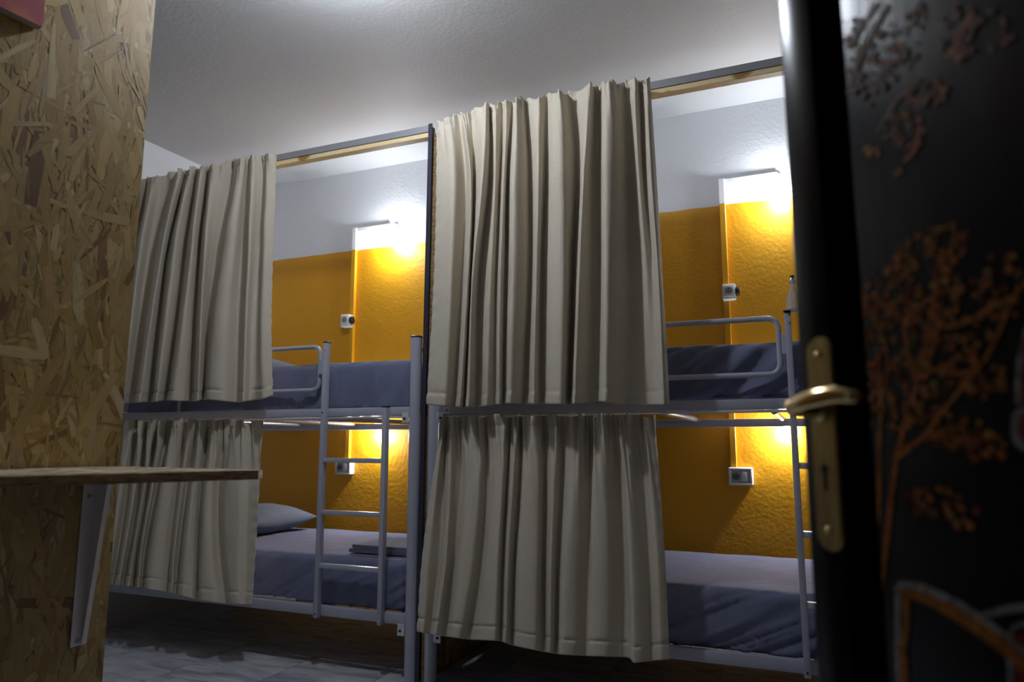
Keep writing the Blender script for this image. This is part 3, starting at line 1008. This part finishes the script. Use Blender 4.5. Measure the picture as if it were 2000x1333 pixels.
# folded blanket near the foot of the lower left bunk
fa = at(686, 1080, 2.88)
fb = thing('folded_blanket', (fa.x + .17, 3.02, .4715), 'blue blanket folded flat on the lower bunk behind the ladder', 'blanket')
def fold(x0, x1, y0, y1, z0, z1, r, seed):
    # a folded layer: profile is a flat loop rounded on its left, swept in y
    bm = bmesh.new()
    zc, hh = (z0 + z1) / 2, (z1 - z0) / 2
    prof = [(x1, z0)] + [(x0 + hh - hh * math.sin(a), zc - hh * math.cos(a)) for a in np.linspace(0, math.pi, 9)] + [(x1, z1)]
    # denser along x
    top = [(x0 + hh + (x1 - x0 - hh) * k / 14, z1) for k in range(1, 15)]
    prof = prof[:-1] + top
    ny = 12
    rings = []
    for j in range(ny + 1):
        y = y0 + (y1 - y0) * j / ny
        ring = []
        for (x, z) in prof:
            dz = .003 * noise.noise((x * 12, y * 12, seed)) if z > zc else 0
            dx = .006 * noise.noise((y * 7, seed, 1)) if x < x0 + .05 else 0
            ring.append(bm.verts.new((x + dx, y, z + dz)))
        rings.append(ring)
    n = len(prof)
    for j in range(ny):
        for i in range(n):
            bm.faces.new((rings[j][i], rings[j][(i + 1) % n], rings[j + 1][(i + 1) % n], rings[j + 1][i]))
    bm.faces.new(rings[0][::-1]); bm.faces.new(rings[-1])
    return bm
obj('lower_fold', fold(fa.x, B1R - .06, 2.86, 3.17, .4715, .489, .01, 1), M['blanket'], fb, True, angle=60)
obj('upper_fold', fold(fa.x + .012, B1R - .06, 2.868, 3.165, .4895, .506, .01, 2), M['blanket'], fb, True, angle=60)

# ------------------------------------------------------------------ cable trunking, bulbs, sockets on the back wall
def trunking(x, z0, z1, xe, lab):
    b = newbox(x - .015, x + .015, WY1 - .026, WY1 - .0005, z0, z1, .002, 1)
    t = thing('cable_trunking', (x, WY1 - .01, z0), lab, 'cable duct', 'painted cable trunkings on the back wall')
    obj('duct', b, M['trunking'], t)
    b = newbox(x + .0155, xe, WY1 - .016, WY1 - .0005, z1 - .024, z1, .002, 1)
    obj('branch_duct', b, M['trunking'], t)
    return t
def bulb_lamp(x, z, stem, lab, q=1.0):
    t = thing('wall_bulb', (x, WY1, z), lab, 'lamp', 'lit bulbs on the back wall')
    y = WY1
    b = bmesh.new()
    lathe(b, [(.0001, -.0005), (.017 * q, -.0005), (.016 * q, -.026 * q * q), (.0001, -.026 * q * q)], (x, y, z), 20, 'y')
    obj('socket_cup', b, M['white_plastic'], t, True, angle=40)
    b = bmesh.new()
    tube(b, fillet([(x, y - .010, z + .016), (x, y - .010, z + stem), (x - .03, y - .010, z + stem)], .015, 5), .005, 10)
    obj('lead', b, M['white_plastic'], t, True, angle=40)
    b = bmesh.new()
    lathe(b, [(r_ * q, -(.026 * q * q + .0005) - h_ * q) for r_, h_ in ((.0001, 0), (.013, .0005), (.017, .009), (.026, .023), (.028, .033), (.025, .045), (.015, .054), (.0001, .057))], (x, y, z), 20, 'y')
    obj('bulb', b, M['bulb'] if q > .9 else M['bulb_low'], t, True)
    return t
trunking(-2.668, .872, 2.372, -2.40, 'cable trunking with a right angle on the wall behind the left bunk bed')
trunking(-.352, .858, 2.364, -.075, 'cable trunking with a right angle on the wall behind the right bunk bed')
bulb_lamp(-2.345, 2.246, .11, 'glaring white bulb over the upper bunk left of the partition', 1.0)
bulb_lamp(-.060, 2.240, .11, 'glaring white bulb over the upper bunk right of the partition, beside the black door', 1.0)
bulb_lamp(-2.44, 1.020, .05, 'glaring white bulb in the lower bunk left of the partition, behind the ladder', .60)
bulb_lamp(-.095, 1.030, .05, 'glaring white bulb in the lower bunk right of the partition, beside the door handle', .60)

def socket_face(parent, x, y, z, r=.020):
    """round recessed socket on a face turned to -y"""
    b = bmesh.new()
    lathe(b, [(r, 0), (r, -.0012), (r - .0025, -.0012), (r - .0035, .0)], (x, y, z), 24, 'y')
    o = obj('socket_ring', b, M['grey_plastic'], parent, True, angle=40)
    return o
def pins(parent, x, y, z, tri):
    pts = [(-.0095, -.002), (.0, -.002), (.0095, -.002)] + ([(0, .012)] if tri else [])
    for dx, dz in pts:
        b = bmesh.new(); tube(b, [(x + dx, y, z + dz), (x + dx, y - .0008, z + dz)], .0030, 10)
        obj('pin_hole', b, M['hole'], parent)
def cube_socket(x, z, lab):
    t = thing('cube_socket', (x, WY1, z), lab, 'socket', 'white cube sockets on the cable trunking')
    y0, y1 = WY1 - .078, WY1 - .0265
    b = newbox(x - .033, x + .033, y0, y1, z - .040, z + .040, .006, 3)
    body = obj('body', b, M['white_plastic'], t, True, angle=50)
    b = newbox(x - .028, x + .028, y0 - .003, y0 + .001, z - .028, z + .032, .002, 2)
    fp = obj('face_plate', b, M['white_plastic'], t, True, angle=50)
    yy = y0 - .0032
    b = bmesh.new(); lathe(b, [(.0001, 0), (.0195, 0), (.0195, -.0004), (.0001, -.0004)], (x, yy, z + .004), 24, 'y')
    w = obj('socket_well', b, mat('socket_grey', (0.36, 0.36, 0.34), .5), t)
    pins(w, x, yy - .0004, z + .003, True)
    # round black plug in the right side
    b = bmesh.new()
    lathe(b, [(.0001, 0), (.024, 0), (.026, .004), (.025, .014), (.018, .018), (.0001, .018)], (x + .0332, (y0 + y1) / 2 - .004, z + .002), 24, 'x')
    obj('plug', b, M['black_cap'], t, True, angle=40)
    tag(t.children[-1], 'round black plug in the side')
    return t
cube_socket(-2.682, 1.749, 'white cube socket with black side plug above the upper left mattress')
cube_socket(-.334, 1.742, 'white cube socket with black side plug above the upper right mattress')

def box_socket(x, z, lab):
    t = thing('surface_socket', (x, WY1, z), lab, 'socket', 'white double sockets in the lower bunks')
    w, h, y0 = .058, .044, WY1 - .044
    b = newbox(x - w, x + w, y0, WY1 - .0005, z - h, z + h, .007, 3)
    obj('back_box', b, M['white_plastic'], t, True, angle=50)
    b = bmesh.new()
    for (a0, a1, c0_, c1_) in ((-w + .003, w - .003, h - .012, h - .003), (-w + .003, w - .003, -h + .003, -h + .012),
                               (-w + .003, -w + .014, -h + .012, h - .012), (w - .014, w - .003, -h + .012, h - .012)):
        box(b, x + a0, x + a1, y0 - .005, y0 + .001, z + c0_, z + c1_, .0018, 2)
    obj('frame', b, M['white_plastic'], t, True, angle=50)
    b = newbox(x - w + .0145, x + w - .0145, y0 - .0006, y0 + .001, z - h + .0125, z + h - .0125)
    obj('recess', b, M['recess_plastic'], t)
    b = bmesh.new(); lathe(b, [(.0001, 0), (.0185, 0), (.0185, -.0025), (.0165, -.0025), (.0165, -.0008), (.0001, -.0008)], (x - .022, y0 - .0007, z), 24, 'y')
    s = obj('round_socket', b, mat('socket_dark', (.16, .17, .16), .5), t, True, angle=40)
    pins(s, x - .022, y0 - .0012, z, False)
    b = newbox(x + .004, x + .034, y0 - .0045, y0 + .0, z - .024, z + .025, .002, 2)
    obj('rocker_switch', b, M['white_plastic'], t, True, angle=50)
    return t
box_socket(-2.681, .827, 'white double socket on the orange wall of the left lower bunk, behind the ladder')
box_socket(-.320, .814, 'white double socket on the orange wall of the right lower bunk')

# ------------------------------------------------------------------ clear glass bottle by the door edge
BY = 2.712
gx, gz, gh = at(1551, 613, BY).x, 1.4565, .128
tr = thing('clip_tray', (-.046, BY, 1.4525), 'thin steel tray resting on the ladder top beside the black door, under the glass bottle', 'tray')
obj('tray_plate', newbox(-.060, .075, BY - .028, BY + .030, 1.4525, 1.4545, .0008, 1), M['steel'], tr)
b = newbox(.0735, .075, BY - .028, BY + .030, 1.4545, 1.466)
obj('tray_lip', b, M['steel'], tr)
gl = thing('glass_bottle', (gx, BY, gz), 'clear glass bottle with metal neck standing by the edge of the black door', 'bottle')
b = bmesh.new()
R0 = .0235
gb = (gx, BY, gz - .0018)
prof = [(.0001, 0), (R0 * .85, 0), (R0, .006), (R0, gh * .34), (R0 * .86, gh * .46), (R0 * .5, gh * .58), (R0 * .40, gh * .74), (R0 * .40, gh * .78)]
inn = [(r - .003 if r > .004 else r, max(h, .006)) for r, h in prof][::-1]
lathe(b, prof + inn, gb, 10)
obj('glass_body', b, M['glass'], gl)
b = bmesh.new(); lathe(b, [(.0001, gh * .785), (R0 * .46, gh * .785), (R0 * .58, gh * .82), (R0 * .46, gh * .85), (R0 * .38, gh * .93), (.0001, gh * .93)], gb, 20)
obj('metal_collar', b, M['chrome'], gl, True, angle=40)
b = bmesh.new(); lathe(b, [(.0001, gh * .932), (R0 * .36, gh * .932), (R0 * .32, gh), (.0001, gh)], gb, 20)
obj('stopper', b, M['black_cap'], gl, True, angle=40)

# ------------------------------------------------------------------ black painted door (foreground right)
DA = math.radians(-53.0)
D0 = Vector((-.0050, .780, FZ + .006))
DT = Vector((math.cos(DA), math.sin(DA), 0)); DN = Vector((math.sin(DA), -math.cos(DA), 0))
door = thing('painted_door', D0, 'black wooden door standing ajar, hand painted with orange trees', 'door', rotz=DA)
DW, DH, TH = .78, 2.04, .040
RZ0, RZ1 = .17, 1.93          # panel opening
S0, S1 = .050, DW - .095
PB = .013                      # panel set back
b = newbox(0, S0, 0, TH, 0, DH, .003, 2); obj('stile', b, M['door'], door, True, local=True, angle=40)
b = newbox(S1, DW, 0, TH, 0, DH, .003, 2); obj('stile', b, M['door'], door, True, local=True, angle=40)
b = newbox(S0 + .0005, S1 - .0005, .0, TH, RZ1, DH, .003, 2); obj('top_rail', b, M['door'], door, True, local=True, angle=40)
b = newbox(S0 + .0005, S1 - .0005, .0, TH, 0, RZ0, .003, 2); obj('bottom_rail', b, M['door'], door, True, local=True, angle=40)
b = newbox(S0 + .0005, S1 - .0005, PB + .010, TH - .008, RZ0 + .0005, RZ1 - .0005); obj('panel_ground', b, M['door'], door, local=True)
# raised field of the panel and its quarter round moulding
b = newbox(S0 + .035, S1 - .035, PB - .008, PB + .0095, RZ0 + .035, RZ1 - .035, .005, 3)
obj('raised_panel', b, M['door'], door, True, local=True, angle=50)
# wooden jamb side: hinges out of view
for z in (.25, 1.75):
    b = bmesh.new(); tube(b, [(DW + .006, TH + .002, z), (DW + .006, TH + .002, z + .09)], .008, 12)
    obj('hinge', b, M['brass'], door, True, local=True, angle=40)

def on_door(px, py, off):
    """door coordinates (s, z) of a sight line on the plane set `off` behind the door's face"""
    d = Vector(ray(px, py)); O = Vector((0, 0, CAM_Z))
    Q = D0 - DN * off
    t = (Q - O).dot(DN) / d.dot(DN)
    P = O + d * t - D0
    return (P.dot(DT), P.z)

# painted decoration: flat brush strokes lying on the raised panel
PY = PB - .008 - .0006
rnd = random.Random(21)
pv, pf, pc = [], [], []
SMIN, SMAX = S0 + .040, S1 - .042
def add_poly(pts, col):
    pts = [(min(max(s, SMIN), SMAX), z) for s, z in pts]
    i0 = len(pv)
    yy = PY - .00002 * (len(pf) % 40)
    pv.extend([(s, yy, z) for s, z in pts]); pf.append(list(range(i0, i0 + len(pts)))); pc.append(col)
def blob(px, py, r, col):
    s, z = on_door(px, py, PY); s1, _ = on_door(px + r, py, PY); _, z1 = on_door(px, py - r, PY)
    rs, rz = abs(s1 - s), abs(z1 - z)
    n = 9
    a0 = rnd.uniform(0, 6)
    add_poly([(s + rs * math.cos(a0 + 6.283 * k / n) * rnd.uniform(.65, 1.15), z + rz * math.sin(a0 + 6.283 * k / n) * rnd.uniform(.65, 1.15)) for k in range(n)], col)
def stroke(pts, w, col, wob=1.5):
    # pts: photo pixels along the stroke, w: width in pixels at start, end
    P = fillet([(x, y, 0) for x, y in pts], 60, 6)
    n = len(P)
    for i in range(n - 1):
        a, c = P[i], P[i + 1]
        d = (c - a); 
        if d.length < .5: continue
        nn = Vector((-d.y, d.x, 0)).normalized()
        w0 = w[0] + (w[1] - w[0]) * i / n; w1 = w[0] + (w[1] - w[0]) * (i + 1) / n
        q = [a + nn * w0 / 2, c + nn * w1 / 2, c - nn * w1 / 2, a - nn * w0 / 2]
        add_poly([on_door(p.x + rnd.uniform(-wob, wob) * 0, p.y, PY) for p in q], col)
OR = [(0.42, 0.13, 0.03), (0.46, 0.17, 0.04), (0.36, 0.095, 0.03), (0.40, 0.20, 0.06), (0.30, 0.07, 0.035)]
PK = [(0.52, 0.28, 0.22), (0.58, 0.22, 0.16), (0.42, 0.31, 0.27), (0.56, 0.28, 0.12), (0.36, 0.28, 0.25)]
# lower tree: trunks and limbs
for pts, w in (([(1708, 1335), (1716, 1180), (1738, 1000), (1752, 880), (1790, 760), (1815, 640), (1830, 560)], (13, 7)),
               ([(1712, 1240), (1704, 1080), (1718, 980), (1716, 880), (1722, 780), (1716, 690)], (10, 6)),
               ([(1700, 1335), (1712, 1150), (1700, 960), (1688, 880), (1700, 820)], (8, 5)),
               ([(1745, 900), (1800, 860), (1860, 780), (1930, 700), (1990, 560)], (9, 5)),
               ([(1800, 740), (1825, 720), (1880, 735), (1930, 700)], (10, 6)),
               ([(1790, 760), (1760, 620), (1830, 575), (1880, 555)], (8, 5)),
               ([(1815, 640), (1870, 640), (1940, 600), (1980, 580)], (7, 4)),
               ([(1750, 880), (1830, 850), (1900, 860)], (8, 5)),
               ([(1720, 790), (1740, 700), (1700, 600)], (6, 4)),
               ([(1830, 560), (1850, 500), (1870, 450)], (5, 3))):
    stroke(pts, w, rnd.choice(OR[:3]))
for (cx, cy, rx, ry, n) in ((1740, 580, 60, 60, 52), (1800, 520, 60, 60, 46), (1850, 470, 42, 40, 22), (1700, 650, 32, 90, 42), (1790, 650, 80, 70, 60),
                            (1890, 590, 80, 50, 40), (1960, 560, 45, 70, 24), (1760, 760, 75, 60, 48), (1850, 710, 60, 40, 26), (1920, 740, 50, 40, 24),
                            (1800, 830, 70, 40, 28), (1880, 850, 60, 36, 28), (1930, 880, 40, 30, 14), (1820, 980, 60, 30, 26), (1880, 1010, 40, 26, 12), (1900, 660, 40, 30, 14)):
    for _ in range(n):
        a = rnd.uniform(0, 6.283); q = math.sqrt(rnd.random())
        k = rnd.uniform(.35, 1.05)
        c = rnd.choice(OR)
        blob(cx + rx * q * math.cos(a), cy + ry * q * math.sin(a), rnd.uniform(5, 10), tuple(x * k for x in c))
# upper hanging branch, pinker
for pts, w in (([(1735, 10), (1700, 70), (1672, 130), (1648, 200), (1642, 228)], (9, 5)), ([(1712, 5), (1690, 40), (1662, 70), (1640, 85)], (7, 4)),
               ([(1790, 165), (1755, 190), (1730, 230), (1712, 260)], (9, 4)), ([(1795, 260), (1785, 300), (1765, 315)], (9, 5)),
               ([(1900, 20), (1880, 60), (1860, 110)], (7, 4)), ([(1672, 130), (1680, 70), (1700, 40)], (5, 3))):
    stroke(pts, w, rnd.choice(PK))
for (cx, cy, rx, ry, n) in ((1660, 90, 30, 70, 26), (1740, 90, 55, 50, 34), (1700, 140, 50, 30, 22), (1810, 180, 40, 30, 34), (1770, 250, 45, 40, 26), (1690, 170, 36, 36, 18),
                            (1705, 295, 14, 10, 6), (1755, 335, 10, 10, 4), (1870, 60, 40, 60, 26), (1880, 105, 20, 14, 10), (1780, 30, 30, 30, 10), (1940, 60, 40, 40, 12)):
    for _ in range(n):
        a = rnd.uniform(0, 6.283); q = math.sqrt(rnd.random())
        k = rnd.uniform(.35, 1.0)
        blob(cx + rx * q * math.cos(a), cy + ry * q * math.sin(a), rnd.uniform(4, 9), tuple(x * k for x in rnd.choice(PK)))
# arch and panel at the lower right, pale outlined
ORG, PALE, RED = (0.34, 0.13, 0.02), (0.30, 0.30, 0.32), (0.22, 0.02, 0.02)
stroke([(1754, 1143), (1790, 1142), (1850, 1168), (1930, 1218), (2010, 1285)], (14, 16), PALE)
stroke([(1758, 1160), (1795, 1160), (1850, 1188), (1930, 1238), (2010, 1305)], (24, 26), ORG)
stroke([(1753, 1145), (1755, 1190), (1752, 1260), (1756, 1340)], (10, 9), PALE)
stroke([(1766, 1170), (1770, 1215), (1762, 1260), (1768, 1340)], (16, 14), ORG)
stroke([(1915, 1205), (1960, 1192), (2010, 1185)], (14, 16), PALE)
stroke([(1975, 1345), (1972, 1240), (1984, 1222), (2010, 1220)], (10, 10), PALE)
stroke([(1996, 1345), (1994, 1238)], (30, 30), RED)
stroke([(2006, 640), (1988, 720), (1988, 790)], (8, 9), PALE)
stroke([(2004, 660), (1999, 790)], (14, 14), RED)
stroke([(2006, 800), (1984, 808), (1982, 860), (2006, 878)], (14, 14), PALE)
stroke([(2003, 812), (2003, 866)], (20, 20), RED)
me = bpy.data.meshes.new('tree_painting')
me.from_pydata(pv, [], pf)
ca = me.color_attributes.new('Col', 'FLOAT_COLOR', 'CORNER')
li = 0
for f, c in zip(pf, pc):
    for _ in f:
        ca.data[li].color = (*c, 1); li += 1
me.materials.append(M['art'])
ta = bpy.data.objects.new('tree_painting', me); COL.objects.link(ta); ta.parent = door
tag(ta, 'orange and pink hand painted trees with a pale edged arch')

# brass furniture
pc_s, pz0, pz1 = .0345, on_door(1597, 1072, 0)[1], on_door(1594, 660, 0)[1]
hw = .0185
b = bmesh.new()
prof = []
for k in range(9):
    a = math.pi * k / 8
    prof.append((pc_s + hw * math.cos(a), pz1 - hw * .8 + hw * .8 * math.sin(a)))
for k in range(9):
    a = math.pi + math.pi * k / 8
    prof.append((pc_s + hw * math.cos(a), pz0 + hw * .8 + hw * .8 * math.sin(a)))
prism(b, prof, 'y', -.0035, -.0005)
bmesh.ops.bevel(b, geom=[e for e in b.edges if abs(e.verts[0].co.y + .0035) < 1e-5 and abs(e.verts[1].co.y + .0035) < 1e-5], offset=.002, segments=2, affect='EDGES')
plate = obj('lock_plate', b, M['brass'], door, True, local=True, angle=35)
tag(plate, 'tarnished brass lock plate with rounded ends')
for z in (pz1 - .018, pz0 + .020):
    b = bmesh.new(); lathe(b, [(.0001, -.0065), (.003, -.006), (.0042, -.0036), (.0001, -.0034)], (pc_s, 0, z), 12, 'y')
    obj('screw', b, M['polished_brass'], plate, True, local=True)
kz = on_door(1597, 928, 0)[1]
b = bmesh.new()
box(b, pc_s - .0022, pc_s + .0022, -.0042, -.0030, kz - .014, kz + .002)
tube(b, [(pc_s, -.0030, kz + .006), (pc_s, -.0042, kz + .006)], .0048, 12)
obj('keyhole', b, M['hole'], plate, local=True)
hz = on_door(1597, 801, 0)[1]
b = bmesh.new(); lathe(b, [(.0001, -.0036), (.0125, -.0036), (.0125, -.008), (.009, -.012), (.009, -.030), (.0001, -.030)], (pc_s, 0, hz), 20, 'y')
obj('lever_neck', b, M['brass'], plate, True, local=True, angle=40)
b = bmesh.new()
path = fillet([(pc_s, -.022, hz), (pc_s, -.043, hz), (pc_s + .036, -.046, hz + .007), (pc_s + .068, -.041, hz + .010), (pc_s + .089, -.036, hz + .006)], .018, 7)
n = len(path)
tube(b, path, [.0062 + .0022 * math.sin(math.pi * i / n) for i in range(n)], 16, True, [.0050] * n)
lev = obj('lever_handle', b, M['polished_brass'], door, True, local=True)
tag(lev, 'curved polished brass lever handle')
